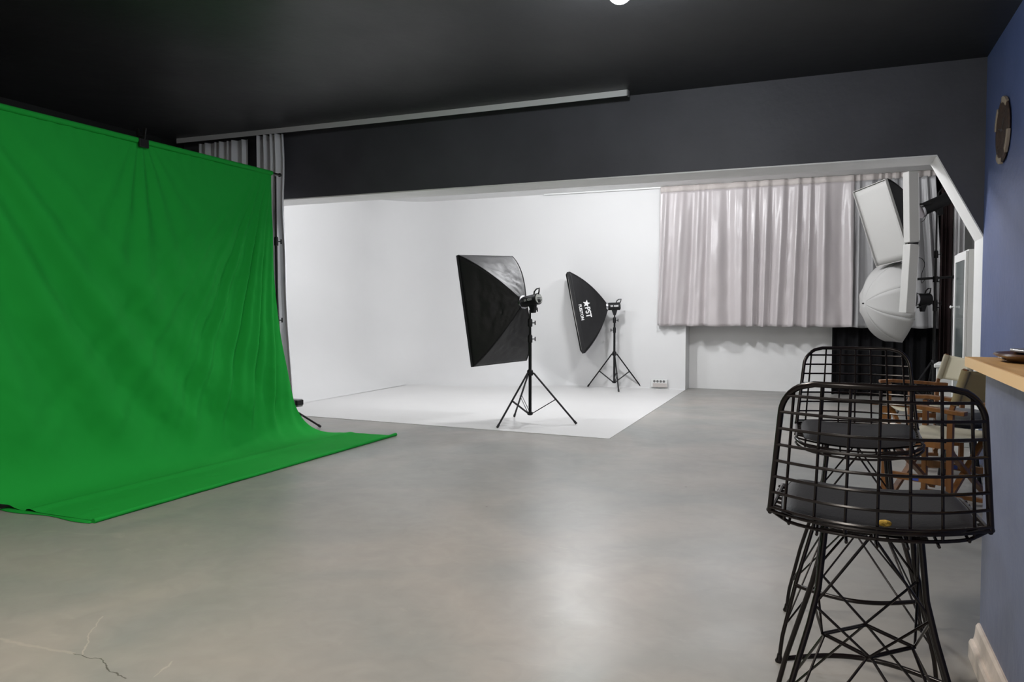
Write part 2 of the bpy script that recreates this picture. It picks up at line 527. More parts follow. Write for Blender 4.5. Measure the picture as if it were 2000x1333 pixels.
tr = thing('serving_board', 'dark brown wooden serving board with a handle slot on the pine counter', 'board', (0.70, 2.93, 1.080), rotz=0)
def stadium(cx, cy, lx, ly, n=10, e=2.6):
    return [(cx + lx * abs(math.cos(a)) ** (2 / e) * (1 if math.cos(a) >= 0 else -1), cy + ly * abs(math.sin(a)) ** (2 / e) * (1 if math.sin(a) >= 0 else -1)) for a in [2 * PI * k / (4 * n) for k in range(4 * n)]]
b = MB()
outer = stadium(0, 0, 0.20, 0.16)
inner = [(-0.105 + 0.022 * math.cos(2 * PI * k / 40), 0.0 + 0.05 * math.sin(2 * PI * k / 40)) for k in range(40)]
# flared rim bowl-like board
for (zz0, s0, zz1, s1) in ((0.004, .76, 0.024, 1.0),):
    vs = [Vector((x * s0, y * s0, zz0 - .004)) for x, y in outer] + [Vector((x * s1, y * s1, zz1)) for x, y in outer] + [Vector((x * s1 * .97, y * s1 * .97, zz1 + .006)) for x, y in outer] + [Vector((x * .74, y * .74, 0.010)) for x, y in outer]
    n = 40
    fs = [tuple(range(n - 1, -1, -1)), tuple(range(3 * n, 4 * n))]
    for r in range(3):
        fs += [(r * n + k, r * n + (k + 1) % n, (r + 1) * n + (k + 1) % n, (r + 1) * n + k) for k in range(n)]
    b.add(vs, fs)
b.build('board', M_TRAY, tr, smooth=True)
MB().prism([(.010 * math.cos(a), .040 * math.sin(a)) for a in [2 * PI * k / 20 for k in range(20)]], -0.0015, 0.0015, frame((-0.1765, 0, 0.0115), (-0.895, 0, 0.446), (0, 1, 0))).build('handle_slot', M_STEEL, tr)

lp = MB()
lp.prism([(-.16, -.11), (.14, -.11), (.14, .14), (-.13, .14), (-.16, .10)], 0.0, 0.010)
o = lp.build('metal_tray', M_STEEL, bevel=0.003)
o.location = (0.735, 2.95, 1.1105); o.rotation_euler = (0.0, 0.0, 0.15)
tag(o, 'flat grey metal tray lying across the dark wooden board on the counter', 'tray')

# ================================================================== WALL CLOCK
ck = thing('wall_clock', 'round dark wooden wall clock with four pale rim blocks on the blue wall', 'clock', (XR - 0.001, 6.54, 2.55))
Mck = frame((0, 0, 0), (0, 1, 0), (0, 0, 1))       # local z -> +X
Mck = frame((0, 0, 0), (0, -1, 0), (0, 0, 1))      # local z -> -X
MB().lathe([(0.20, 0.0), (0.225, 0.004), (0.232, 0.012), (0.225, 0.020), (0.19, 0.022), (0.17, 0.017), (0.16, 0.015)], 40, Mck).build('clock_case', M_CLOCKW, ck, smooth=True)
for a in (70, 150, 250, 330):
    bb = MB()
    for da in (-14, 0, 14):
        r0, r1 = math.radians(a + da - 7.3), math.radians(a + da + 7.3)
        bb.prism([(0.196 * math.cos(r0), 0.196 * math.sin(r0)), (0.24 * math.cos(r0), 0.24 * math.sin(r0)), (0.24 * math.cos(r1), 0.24 * math.sin(r1)), (0.196 * math.cos(r1), 0.196 * math.sin(r1))], 0.006, 0.027, Mck)
    bb.build('rim_block', M_CLOCKP, ck, bevel=0.003)
MB().bar((-0.020, 0.0, 0.0), (-0.020, -0.07, 0.08), 0.008, 0.003, (1, 0, 0)).build('clock_hand', M_CHROME, ck)
MB().bar((-0.022, 0.0, 0.0), (-0.022, 0.10, 0.03), 0.006, 0.003, (1, 0, 0)).build('clock_hand', M_CHROME, ck)
MB().lathe([(0.012, 0.012), (0.012, 0.026)], 12, Mck).build('centre_pin', M_CHROME, ck)

# ================================================================== CEILING LAMPS
for lab, x, y, drop, wts, colr, disc in LAMPS:
    L = thing('ceiling_light', lab, 'lamp', (x, y, ZC if y < YB else ZR))
    if disc:
        MB().lathe([(disc * 1.12, 0.0), (disc * 1.12, -0.020), (disc * 1.02, -0.026), (disc * 1.02, -0.012)], 40).build('lamp_housing', M_PLW, L, smooth=True)
        MB().lathe([(disc, -0.013), (disc * .98, -0.020)], 40).build('diffuser', M_LAMPGL, L)
        ld = bpy.data.lights.new('lamp_light', 'AREA'); ld.shape = 'DISK'; ld.size = disc * 2
    else:
        MB().lathe([(0.060, 0.0), (0.060, -0.012), (0.040, -0.022), (0.022, -drop + 0.05)], 28).build('lamp_housing', M_PLW, L, smooth=True)
        MB().lathe([(0.075 * math.sin(a), -drop + 0.075 * math.cos(a)) for a in [0.15 + (PI - 0.2) * i / 14 for i in range(15)]], 28).build('glass_globe', M_LAMPGL, L, smooth=True)
        ld = bpy.data.lights.new('lamp_light', 'POINT'); ld.shadow_soft_size = 0.085
    ld.energy = wts; ld.color = colr
    lo = bpy.data.objects.new('lamp_light', ld)
    scene.collection.objects.link(lo)
    lo.parent = L; lo.location = (0, 0, -drop)

# curtain track on the main ceiling
trk = thing('curtain_track', 'long white curtain track on the black ceiling in front of the beam', 'curtain rail', (0, 7.09, ZC))
tk = MB()
N = 26
def trk_p(s):
    x = -7.25 + (7.25 - 1.775) * s
    return Vector((x, 0.05 * math.sin(s * PI) * 0.6 - 0.02 + .05 * s, 0))
for i in range(N):
    p, q = trk_p(i / N), trk_p((i + 1) / N)
    tk.bar(p + Vector((0, 0, -.018)), q + Vector((0, 0, -.018)), 0.055, 0.036)
tk.build('rail', M_PLW, trk)
tk = MB()
for i in range(N):
    p, q = trk_p(i / N), trk_p((i + 1) / N)
    tk.bar(p + Vector((0, -.030, -.028)), q + Vector((0, -.030, -.028)), 0.006, 0.056)
tk.build('fascia_strip', M_CYC, trk)
e = trk_p(1.0)
MB().box((e.x, e.y - .035, -.055), (e.x + .012, e.y + .03, -.001)).build('end_cap', M_GREYB, trk)

# ================================================================== CURTAINS
def pleats(name, path, z0, z1, amp, waves, material, parent=None, seed=0, nu=None, nv=26, flare=0.0, bottom=0.0, solid=0.003, wob=0.0):
    """path(s)->(Vector xy, Vector normal); folds run down and change a little on the way"""
    rnd = random.Random(seed)
    ph = [rnd.uniform(0, 6.28) for _ in range(6)]
    nu = nu or int(waves * 12)
    def fn(u, v):
        z = z1 + (z0 - z1) * v
        p, n = path(u)
        k = u * waves * 2 * PI + 0.9 * math.sin(u * 9 + ph[0]) + 0.5 * math.sin(u * 23 + ph[1]) + 0.7 * v * math.sin(u * 13 + ph[2]) * wob
        s = math.sin(k)
        d = amp * (0.55 + 0.45 * v) * (s + 0.35 * math.sin(2 * k + ph[3]) + 0.3 * math.sin(k * 0.5 + ph[4] + v))
        d += amp * 0.35 * v * math.sin(u * waves * 2.7 * PI + ph[5])
        q = p + n * d
        zz = z + bottom * v * math.sin(u * waves * 4 + ph[1])
        return Vector((q.x, q.y, zz))
    m = MB().grid(nu, nv, fn)
    return m.build(name, material, parent, smooth=True, solid=solid)

def line_path(a, b):
    a, b = Vector((*a, 0)), Vector((*b, 0))
    d = (b - a).normalized()
    n = Vector((d.y, -d.x, 0))
    return lambda s: (a.lerp(b, s), n)

# silver curtains gathered at the left end of the track
c1 = thing('curtain', 'silver grey satin curtain bunched behind the green backdrop, left one', 'curtain', (-6.6, 7.1, 0), group='silver curtains on the ceiling track')
pleats('drape', line_path((-0.36, 0), (0.36, 0)), 0.18, 3.22, 0.045, 7, M_SILVER, c1, 3)
c2 = thing('curtain', 'silver grey satin curtain hanging beside the white sweep, right one', 'curtain', (-5.9, 7.1, 0), group='silver curtains on the ceiling track')
def cpath(s):
    return Vector((-0.20 + 0.37 * s, 0, 0)), Vector((0, -1, 0))
def fn(u, v):
    z = 3.235 + (0.17 - 3.235) * v
    k = u * 4.5 * 2 * PI + 0.8 * math.sin(u * 8) + 1.2 * v * math.sin(5 * u + 1)
    x = -0.20 + 0.36 * u + u * (0.02 * math.sin(v * 7 + 0.5) - 0.035 * math.exp(-((v - 0.26) / 0.12) ** 2)) + u * 0.085 * v
    y = 0.05 * math.sin(k) + 0.02 * math.sin(2 * k + 1)
    return Vector((x, y, z))
MB().grid(70, 40, fn).build('drape', M_SILVER, c2, smooth=True, solid=0.003)

# satin curtains over the window side of the recess wall
wc = thing('curtain', 'wide white satin curtain over the window on the far wall, tinted pink for light coming through', 'curtain', (-1.1, 12.02, 0), group=None)
def satin(u, v, x0, x1, z0, z1, waves, ph, amp=0.035):
    x = x0 + (x1 - x0) * u
    x = x - 0.04 * v * (1 - u) * (x0 < -1)
    k = u * waves * 2 * PI + 1.9 * math.sin(u * 9 + ph) + 0.9 * math.sin(u * 23 + ph * 2) + 1.1 * (v ** 1.3) * math.sin(u * 11 + ph)
    a = amp * (0.35 + 0.65 * min(1, v * 2.2))
    y = a * (math.sin(k) + 0.28 * math.sin(2.1 * k + 1.2 + 1.5 * v) + 0.3 * math.sin(0.43 * k + 2 * v))
    y += 0.020 * noise.noise(Vector((x * 4, v * 2.2, ph))) + 0.010 * noise.noise(Vector((x * 9, v * 11, ph))) * (0.4 + v)
    z = z1 + (z0 - z1) * v + 0.006 * math.sin(k * 0.7) * v
    return Vector((x, -0.03 + y, z))
MB().grid(330, 46, lambda u, v: satin(u, v, -1.36, 1.40, 1.005, 3.09, 12, 0.4, 0.05)).build('drape', M_SATIN, wc, smooth=True, solid=0.003)
MB().grid(200, 2, lambda u, v: satin(u, v * 0.04, -1.36, 1.40, 1.005, 3.165, 12, 0.4, 0.05) + Vector((0, -0.004, 0))).build('header_tape', M_TAPE, wc, smooth=True, solid=0.004)
wc2 = thing('curtain', 'silver white satin curtain hanging behind the crowded light stand', 'curtain', (0.85, 12.02, 0), group=None)
MB().grid(230, 46, lambda u, v: satin(u, v, -0.565, 0.46 + 0.15 * v, 1.0, 3.09, 9, 2.3, 0.042)).build('drape', M_SATIN2, wc2, smooth=True, solid=0.003)
MB().grid(120, 2, lambda u, v: satin(u, v * 0.04, -0.565, 0.50, 1.0, 3.165, 9, 2.3, 0.042) + Vector((0, -0.004, 0))).build('header_tape', M_TAPE, wc2, smooth=True, solid=0.004)
cr = thing('curtain_rail', 'thin white curtain rail along the top of the far wall', 'curtain rail', (-1.5, 12.03, ZR))
MB().box((-2.9, -0.012, -0.022), (3.1, 0.012, -0.001)).build('rail', M_PLW, cr)

bd = thing('curtain', 'black floor-length drape hanging behind and below the satin curtains', 'curtain', (0.9, 12.24, 0), group=None)
pleats('drape', line_path((-0.86, 0), (0.78, 0)), 0.012, 3.15, 0.03, 11, M_BDRAPE, bd, 8)
bd2 = thing('curtain', 'very dark brown drape hanging right of the light stand', 'curtain', (1.425, 11.80, 0), group=None)
pleats('drape', line_path((-0.06, 0), (0.08, -0.03)), 0.02, 3.15, 0.02, 2.5, M_BROWND, bd2, 9)
gc = thing('curtain', 'pale grey curtain hanging between the dark drape and the white cabinet', 'curtain', (1.575, 11.76, 0), group=None)
pleats('drape', line_path((-0.065, 0.02), (0.065, -0.03)), 0.05, 3.15, 0.02, 2.2, M_PALE, gc, 11)
bd3 = thing('curtain', 'narrow black drape strip above the left of the white cabinet', 'curtain', (1.74, 11.4, 0), group=None)
pleats('drape', line_path((0, 0.12), (0.03, -0.22)), 0.05, 3.15, 0.015, 2, M_BDRAPE, bd3, 12)
gc2 = thing('curtain', 'pale grey curtain above the white cabinet by the diagonal trim', 'curtain', (1.82, 10.2, 0), group=None)
pleats('drape', line_path((0, 0.9), (0.0, -0.9)), 0.05, 3.15, 0.025, 7, M_PALE, gc2, 13)

# ================================================================== GREEN BACKDROP
gb = thing('green_backdrop', 'large green muslin chroma backdrop hung from a bar and spread on the floor', 'backdrop', (-5.0, 4.8, 0))
YFT, YNT = 1.215, -1.62       # top far / near ends (local y)
YFB, YNB = 1.70, -1.60        # on the floor
LW, LC = 2.32, 0.55           # straight drop, curve
ZT = 2.575
def green(u, v):
    # v: 0 top .. 1 front edge ; profile = drop, sweep, floor
    L1, L2, L3 = 2.08, 0.72, 0.88
    s = v * (L1 + L2 + L3)
    xb = 0.06       # bottom of the drop drifts forward
    if s < L1:
        t = s / L1; x = 0.10 * t ** 2.2; z = ZT - (ZT - 0.44) * t; flo = 0
    elif s < L1 + L2:
        t = (s - L1) / L2; a = t * PI / 2
        x = 0.10 + 0.30 * (1 - math.cos(a)) ** 1.25 + 0.02 * t; z = 0.44 * (1 - math.sin(a)) ** 1.15 + 0.008; flo = t
    else:
        t = (s - L1 - L2) / L3; x = 0.42 + (1.03 - 0.42) * t; z = 0.008; flo = 1
    vv = min(1, s / (L1 + L2))
    yf = YFT + (YFB - YFT) * vv ** 4.0 + (0.05 * max(0, (s - L1 - L2) / L3))
    yn = YNT + (YNB - YNT) * vv
    if s > L1 * .6:
        q = (s - L1 * .6) / (L1 * .4 + L2 * .75)
        yn -= 0.26 * (min(1, q * 2.5) if q < .8 else max(0, (1.0 - q) / .2))
    y = yn + (yf - yn) * u
    # folds
    h = 0.0
    fade = math.sin(min(1, vv) * PI) ** 0.6 * (1 - flo) if s < L1 + L2 else 0
    # fan of folds falling from the far top corner
    cy, cz = YFT + 0.12, ZT + 0.5
    dy, dz = (cy - y), (cz - z)
    ang = math.atan2(dy, dz)
    rr = math.hypot(dy, dz)
    g = math.exp(-(ang / 0.50) ** 2)
    h += 0.020 * g * math.sin(ang * 62 + 0.7 * math.sin(ang * 17)) * min(1, rr / 1.0)
    h += 0.010 * g * math.sin(ang * 118 + 1)
    # folds from the near top corner running down to the far side
    cy2 = YNT - 0.8
    ang2 = math.atan2(y - cy2, (ZT + 1.0) - z)
    g2 = math.exp(-((ang2 - 0.5) / 0.30) ** 2)
    h += 0.022 * g2 * math.sin(ang2 * 42 + 1.0 * math.sin(ang2 * 9))
    # swag folds from the clamp
    cy3 = -0.30
    ang3 = math.atan2(y - cy3, (ZT + 0.15) - z)
    r3 = math.hypot(y - cy3, ZT + 0.15 - z)
    h += 0.016 * math.exp(-(ang3 / 0.6) ** 2) * math.sin(ang3 * 24 + 1.2) * math.exp(-(r3 / 1.3) ** 2)
    h += 0.03 * noise.noise(Vector((y * 1.1, z * 0.7, 1.7))) + 0.008 * noise.noise(Vector((y * 3.4 + z, z * 1.6, 5)))
    h += 0.003 * noise.noise(Vector((y * 10 + z * 6, z * 7, 9)))
    h *= fade * 2.0 * min(1, (1 - u) * 9 + 0.15)
    # gathering under the top hem
    h += 0.006 * math.sin(y * 46) * math.exp(-((ZT - z) / 0.10) ** 2) * (0.5 + 0.5 * math.sin(y * 5))
    wz = 0.0
    if flo >= 1:
        t = (s - L1 - L2) / L3
        wz = 0.006 * abs(noise.noise(Vector((y * 3, x * 5, 2)))) + 0.014 * math.exp(-((x - 0.50 - 0.03 * y) / 0.05) ** 2) * (1 - 0.3 * u)
    return Vector((x + h, y, z + wz))
gm = MB().grid(300, 200, green)
gcl = gm.build('cloth', M_GREEN, gb, smooth=True)
# front hem roll and side hems
hp = [green(i / 60, 1.0) + Vector((0, 0, 0.004)) for i in range(61)]
MB().tube([hp[0] + Vector((0, -.02, 0))] + hp + [hp[-1] + Vector((0, .03, 0))], [0.016] * 2 + [0.014] * 59 + [0.016] * 2, 10).build('hem_roll', M_GREEN, gb, smooth=True)
tp = [Vector((0.004, YNT + (YFT - YNT) * i / 60, ZT - .004 )) for i in range(61)]
MB().tube(tp, 0.022, 12).build('top_sleeve', M_GREEN, gb, smooth=True)
# a second layer peeking out along the near side
fl2 = MB().grid(20, 2, lambda u, v: Vector((0.22 + 0.80 * u, YNB - 0.03 + 0.06 * v - .015 * math.sin(u * 9), 0.003 + 0.004 * v)))
fl2.build('under_fold', M_GREEN, gb, smooth=True, solid=0.003)

cb = thing('crossbar', 'thin black crossbar carrying the green backdrop', 'bar', (-5.0, 4.8, ZT - .004))
MB().tube([(0.004, YNT - .12, 0), (0.004, YFT + 0.115, 0)], 0.0125, 12).build('bar', M_BLK, cb, smooth=True)
MB().lathe([(0.018, 0), (0.02, 0.01), (0.014, 0.022)], 12, frame((0.004, YFT + .11, 0), (1, 0, 0), (0, 0, -1))).build('end_knob', M_RUB, cb, smooth=True)

cp = thing('spring_clamp', 'black spring clamp gripping the top edge of the green backdrop', 'clamp', (-5.0, 4.5, ZT))
MB().box((0.016, -0.045, -0.055), (0.034, 0.045, 0.012)).box((-0.030, -0.045, -0.05), (-0.012, 0.045, 0.012)).build('jaw', M_PLAST, cp, bevel=0.004)
MB().bar((0.026, 0, 0.008), (0.042, 0, 0.095), 0.03, 0.012, (0, 1, 0)).bar((-0.022, 0, 0.008), (-0.040, 0, 0.095), 0.03, 0.012, (0, 1, 0)).build('handle', M_PLAST, cp, bevel=0.003)
MB().tube([(0.03, 0, 0.03), (-0.026, 0, 0.03)], 0.012, 10).build('spring', M_BLK, cp)

# ================================================================== LIGHT STANDS
def wing(pos, dirv, parent, name='knob', L=0.045, mat_=None):
    d = Vector(dirv).normalized(); p = Vector(pos)
    m = MB().tube([p, p + d * L], 0.006, 8)
    up = Vector((0, 0, 1))
    m.bar(p + d * L - up * 0.024, p + d * L + up * 0.024, 0.010, 0.012, d)
    return m.build(name, mat_ or M_PLAST, parent, bevel=0.002)

def stand(name, label, loc, angs, top, hub=0.56, low=0.11, reach=0.51, r=0.0175, group=None, mid=0.93, knob_dirs=((1, 0, 0),), heavy=True):
    s = thing(name, label, 'light stand', loc, group=group)
    MB().tube([(0, 0, low - .02), (0, 0, mid)], r, 14).build('lower_tube', M_BLK, s, smooth=True)
    MB().tube([(0, 0, mid), (0, 0, mid + (top - mid) * .55)], r * 0.82, 14).build('middle_tube', M_BLK, s, smooth=True)
    MB().tube([(0, 0, mid + (top - mid) * .55), (0, 0, top)], r * 0.62, 12).build('upper_tube', M_BLK, s, smooth=True)
    MB().lathe([(r * 1.1, -.035), (r * 1.9, -.03), (r * 1.9, .02), (r * 1.5, .03), (r * 1.1, .035)], 16, Matrix.Translation((0, 0, hub))).build('hub', M_PLAST, s, smooth=True)
    MB().lathe([(r * 1.1, -.02), (r * 1.7, -.015), (r * 1.7, .015), (r * 1.1, .02)], 16, Matrix.Translation((0, 0, low))).build('lower_collar', M_PLAST, s, smooth=True)
    for z, kz in ((mid, 0), (mid + (top - mid) * .55, 1)):
        c = MB().lathe([(r * .8, -.045), (r * 1.45, -.04), (r * 1.45, .03), (r * 1.1, .045)], 14, Matrix.Translation((0, 0, z))).build('clamp_collar', M_PLAST, s, smooth=True)
        wing((0, 0, z), knob_dirs[kz % len(knob_dirs)], c, 'knob', 0.055)
    for a in angs:
        d = Vector((math.cos(math.radians(a)), math.sin(math.radians(a)), 0))
        p0 = d * 0.045 + Vector((0, 0, hub - .01)); p1 = d * reach + Vector((0, 0, 0.016))
        lg = MB().tube([d * 0.02 + Vector((0, 0, hub)), p0, p1], 0.0105, 10).build('leg', M_BLK, s, smooth=True)
        MB().tube([p1 + (p0 - p1).normalized() * .03, p1 - (p0 - p1).normalized() * 0.008], 0.0135, 10).build('foot', M_RUB, lg, smooth=True)
        pm = p0.lerp(p1, 0.52)
        sd = Vector((-d.y, d.x, 0)) * 0.012
        MB().tube([d * 0.025 + sd + Vector((0, 0, low)), pm + sd], 0.0055, 6).tube([d * 0.025 - sd + Vector((0, 0, low)), pm - sd], 0.0055, 6).build('brace', M_BLK, s, smooth=True)
    return s

stand('light_stand', 'black tripod stand carrying the large softbox near the front of the white sweep', (-3.03, 7.85, 0.0035), (249, 10, 132), 1.25, knob_dirs=((1, .4, 0), (1, .4, 0)))
stand('light_stand', 'black tripod stand carrying the far softbox by the white back wall', (-3.13, 11.80, 0.0035), (166, 293, 42), 1.215, reach=0.48, knob_dirs=((-1, 0, 0), (1, .4, 0)))
s3 = stand('light_stand', 'black stand holding up the far end of the green backdrop', (-5.04, 6.125, 0), (85, 178, 268), 2.56, hub=0.34, low=0.13, reach=0.60, r=0.014, mid=1.15, knob_dirs=((.3, 1, 0), (.3, 1, 0)))
stand('light_stand', 'black stand holding up the near end of the green backdrop, beyond the left edge', (-5.04, 3.08, 0), (92, 178, 265), 2.56, hub=0.34, low=0.13, reach=0.60, r=0.014, mid=1.15)

# ================================================================== STROBES AND SOFTBOXES
def strobe(name, label, origin, axis, L=0.25, R=0.058, text=None, textm=None, up=(0, 0, 1), panel=True, bracket=None):
    """origin: front (speed ring) centre; axis: direction the light shines; body extends backwards"""
    a = Vector(axis).normalized()
    x = -a
    z = (Vector(up) - x * Vector(up).dot(x)).normalized()
    y = z.cross(x)
    M = Matrix((x, y, z)).transposed().to_4x4(); M.translation = Vector(origin)
    t = bpy.data.objects.new(name, None); scene.collection.objects.link(t)
    t.empty_display_size = .1
    t.matrix_world = M
    tag(t, label, 'studio light')
    Mx = frame((0, 0, 0), (0, 1, 0), (0, 0, 1))          # local z -> +x
    MB().lathe([(R * .9, 0.0), (R, 0.01), (R, L * .86), (R * 1.04, L * .88), (R * 1.04, L * .97), (R * .9, L)], 28, Mx).build('body', M_PLAST, t, smooth=True)
    MB().lathe([(R * 1.22, -0.012), (R * 1.25, 0.0), (R * 1.22, 0.016), (R * 1.0, 0.020)], 28, Mx).build('mount_ring', M_CHROME, t, smooth=True)
    # carrying handle at the back
    hz = R
    hpts = [(L * .72, 0, hz * .9), (L * .78, 0, hz * 1.45), (L * .92, 0, hz * 1.8), (L * 1.10, 0, hz * 1.85), (L * 1.06, 0, hz * 1.2), (L * .99, 0, hz * .8)]
    MB().tube(hpts, 0.008, 8).build('handle', M_PLAST, t, smooth=True)
    if panel:
        pl = MB().lathe([(R * .88, L), (R * .86, L + .004)], 28, Mx).build('control_panel', M_PANEL, t)
        kk = MB()
        for (yy, zz, rr) in ((-.45, .12, .09), (-.15, .12, .10), (.15, .12, .10), (.45, .12, .09), (-.5, -.25, .10), (.5, -.25, .1)):
            kk.lathe([(R * rr, L + .003), (R * rr, L + .009)], 10, Matrix.Translation((0, yy * R, zz * R)) @ Mx)
        kk.build('button', M_PLAST, pl)
        MB().box((L + .003, -R * .3, -R * .72), (L + .010, R * .25, -R * .1)).build('display', M_PLAST, pl)
    # yoke bracket
    bx = L * .58
    MB().prism([(-.045, 0), (.045, 0), (.018, -.085), (-.018, -.085)], -.022, .022, frame((bx, 0, -R * .9), (1, 0, 0), (0, 0, 1))).build('bracket', M_PLAST, t, bevel=0.003)
    wing((bx + .0, 0.02, -R - .045), (0.3, 1, 0), t, 'tilt_knob', .035)
    if text:
        for side in (-1, 1):
            cu = bpy.data.curves.new('marking', 'FONT'); cu.body = text; cu.size = 0.036; cu.align_x = 'CENTER'; cu.align_y = 'CENTER'; cu.extrude = 0.0006; cu.offset = 0.0008
            o = bpy.data.objects.new('marking', cu)
            me = text_mesh(o, textm or M_INK, 'marking')
            me.parent = t
            # lie on the side of the cylinder
            xa = Vector((1, 0, 0)) if side < 0 else Vector((-1, 0, 0))
            me.matrix_local = frame((L * .55, side * (R + .0012), 0.004), xa, (0, 0, 1))
    return t

def text_mesh(o, m, name):
    scene.collection.objects.link(o)
    dg = bpy.context.evaluated_depsgraph_get()
    me = bpy.data.meshes.new_from_object(o.evaluated_get(dg))
    bpy.data.objects.remove(o)
    me.materials.clear(); me.materials.append(m)
    n = bpy.data.objects.new(name, me)
    scene.collection.objects.link(n)
    return n

def softbox(name, label, ring, axis, W, H, L, up=(0, 0, 1), roll=0.0, ringr=0.075, bulge=0.62, lip=0.035, body=M_SBOX, wr=0.008, rimm=None):
    """local frame: +x = the way the light shines, z = up, origin at the speed ring"""
    x = Vector(axis).normalized()
    z = (Vector(up) - x * Vector(up).dot(x)).normalized()
    y = z.cross(x)
    M = Matrix((x, y, z)).transposed().to_4x4(); M.translation = Vector(ring)
    t = bpy.data.objects.new(name, None); scene.collection.objects.link(t)
    t.empty_display_size = .1
    t.matrix_world = M
    tag(t, label, 'softbox')
    def e(t_):
        return (1 - (1 - t_) ** (1 / bulge)) if t_ < 1 else 1.0
    def corner(k, t_):
        sy, sz = ((-1, -1), (1, -1), (1, 1), (-1, 1))[k]
        s = 0.78 * t_ + 0.22 * math.sin(t_ * PI / 2)
        rr = ringr * .72
        return Vector((L * (t_ * .72 + .28 * t_ ** 2.2), sy * (rr + (W / 2 - rr) * s), sz * (rr + (H / 2 - rr) * s)))
    names = ('bottom_panel', 'left_panel', 'top_panel', 'right_panel')
    for k in range(4):
        k2 = (k + 1) % 4
        def fn(u, v):
            a, b = corner(k, v), corner(k2, v)
            p = a.lerp(b, u)
            c = (a + b) / 2
            nrm = Vector((0, c.y, c.z)).normalized()
            sag = -0.030 * math.sin(u * PI) * math.sin(v * PI)
            wrn = wr * (noise.noise(Vector((u * 3 + k * 7, v * 9 + u * 4, k))) + .5 * noise.noise(Vector((u * 9 + k, v * 22 + u * 9, 3)))) * math.sin(u * PI) * math.sin(min(1, v * 1.05) * PI)
            return p + nrm * (sag + wrn)
        MB().grid(24, 24, fn).build(names[k], body, t, smooth=True, solid=0.002)
    rib = MB()
    for k in range(4):
        rib.tube([corner(k, i / 16) for i in range(17)], 0.006, 6)
    rib.build('ribs', body, t, smooth=True)
    lp_ = MB()
    o4 = [corner(k, 1.0) for k in range(4)]
    for k in range(4):
        a, b = o4[k], o4[(k + 1) % 4]
        lp_.bar(a + Vector((lip / 2, 0, 0)), b + Vector((lip / 2, 0, 0)), lip if abs((b - a).z) > .01 else lip, 0.006, Vector((0, a.y + b.y, a.z + b.z)))
    lp_.build('rim', rimm or body, t)
    dz = MB().grid(10, 12, lambda u, v: Vector((L + .012 + .020 * math.sin(u * PI) * math.sin(v * PI), (u - .5) * (W - .008), (v - .5) * (H - .008))))
    dz.build('diffuser', M_DIFF, t, smooth=True, solid=0.002)
    return t

fwd = Vector((-math.sin(YAW), math.cos(YAW), 0)); rgt = Vector((math.cos(YAW), math.sin(YAW), 0))

# near softbox: seen from behind
axA = (-rgt * 0.70 + fwd * 0.72 + Vector((0, 0, -0.16))).normalized()
ringA = Vector((-3.03, 7.85, 1.335)) - rgt * 0.075 + fwd * 0.05
sbA = softbox('softbox', 'large black rectangular softbox seen from behind, on the stand near the front', ringA, axA, 0.84, 1.25, 0.49, wr=0.03, up=Vector((0, 0, 1)) - rgt * 0.05)
stA = strobe('strobe_light', 'black studio strobe with carrying handle and dotted rear panel, on the near softbox', ringA - axA * 0.0, axA, 0.24, 0.060, 'SK 400II', M_INKG)

# far softbox: seen from its side, with white lettering
axB = (-rgt * 0.985 + fwd * 0.045 + Vector((0, 0, -0.19))).normalized()
ringB = Vector((-3.13, 11.80, 1.305)) - rgt * 0.125
sbB = softbox('softbox', 'black softbox with white lettering in side view, before the white back wall', ringB, axB, 0.80, 1.26, 0.49, wr=0.010)
stB = strobe('strobe_light', 'black studio strobe with white marking, on the far softbox stand', ringB, (-rgt + Vector((0, 0, -0.03))), 0.21, 0.060, 'SK 400II', M_INK)

# lettering on the far softbox's camera-side panel (reads downwards)
def letter_obj(body, size, cx, cz, star=False):
    cu = bpy.data.curves.new('lettering', 'FONT'); cu.body = body; cu.size = size; cu.align_x = 'LEFT'; cu.align_y = 'BOTTOM'
    cu.offset = size * 0.03; cu.extrude = 0.0008
    o = bpy.data.objects.new('lettering', cu)
    return text_mesh(o, M_INK, 'lettering')
# which panel faces the camera? local y of the softbox frame
yB = sbB.matrix_world.to_3x3() @ Vector((0, 1, 0))
sgn = -1 if yB.dot(fwd) > 0 else 1
def panel_frame(xl, zl):
    """point and tangent frame on the side panel at local depth xl and height zl"""
    Lb, Wb, rr = 0.49, 0.80, 0.075 * .72
    def pt(xx, zz):
        lo, hi = 0.0, 1.0
        for _ in range(40):
            mdl = (lo + hi) / 2
            if Lb * (mdl * .72 + .28 * mdl ** 2.2) < xx: lo = mdl
            else: hi = mdl
        s = 0.78 * lo + 0.22 * math.sin(lo * PI / 2)
        y = rr + (Wb / 2 - rr) * s
        zmax = rr + (1.26 / 2 - rr) * s
        sag = -0.030 * math.sin((zz / zmax + 1) / 2 * PI) * math.sin(lo * PI)
        return Vector((xx, sgn * (y + sag), zz))
    return pt
pt = panel_frame(0, 0)
def wrap(o, xbase, ztop, sx=1.0):
    """text x runs down the panel (-z), text y runs back towards the ring (-x)"""
    for v in o.data.vertices:
        tx, ty, tz = v.co
        q = pt(xbase - ty, ztop - tx * sx)
        v.co = q + Vector((0, sgn * (0.008 + tz), 0))
    o.data.update()
    o.parent = sbB
o = letter_obj('PST', 0.115, 0, 0); wrap(o, 0.375, 0.055, 0.92); o.name = 'lettering'
o = letter_obj('FUSITON', 0.062, 0, 0); wrap(o, 0.455, 0.115, 0.98); o.name = 'lettering'
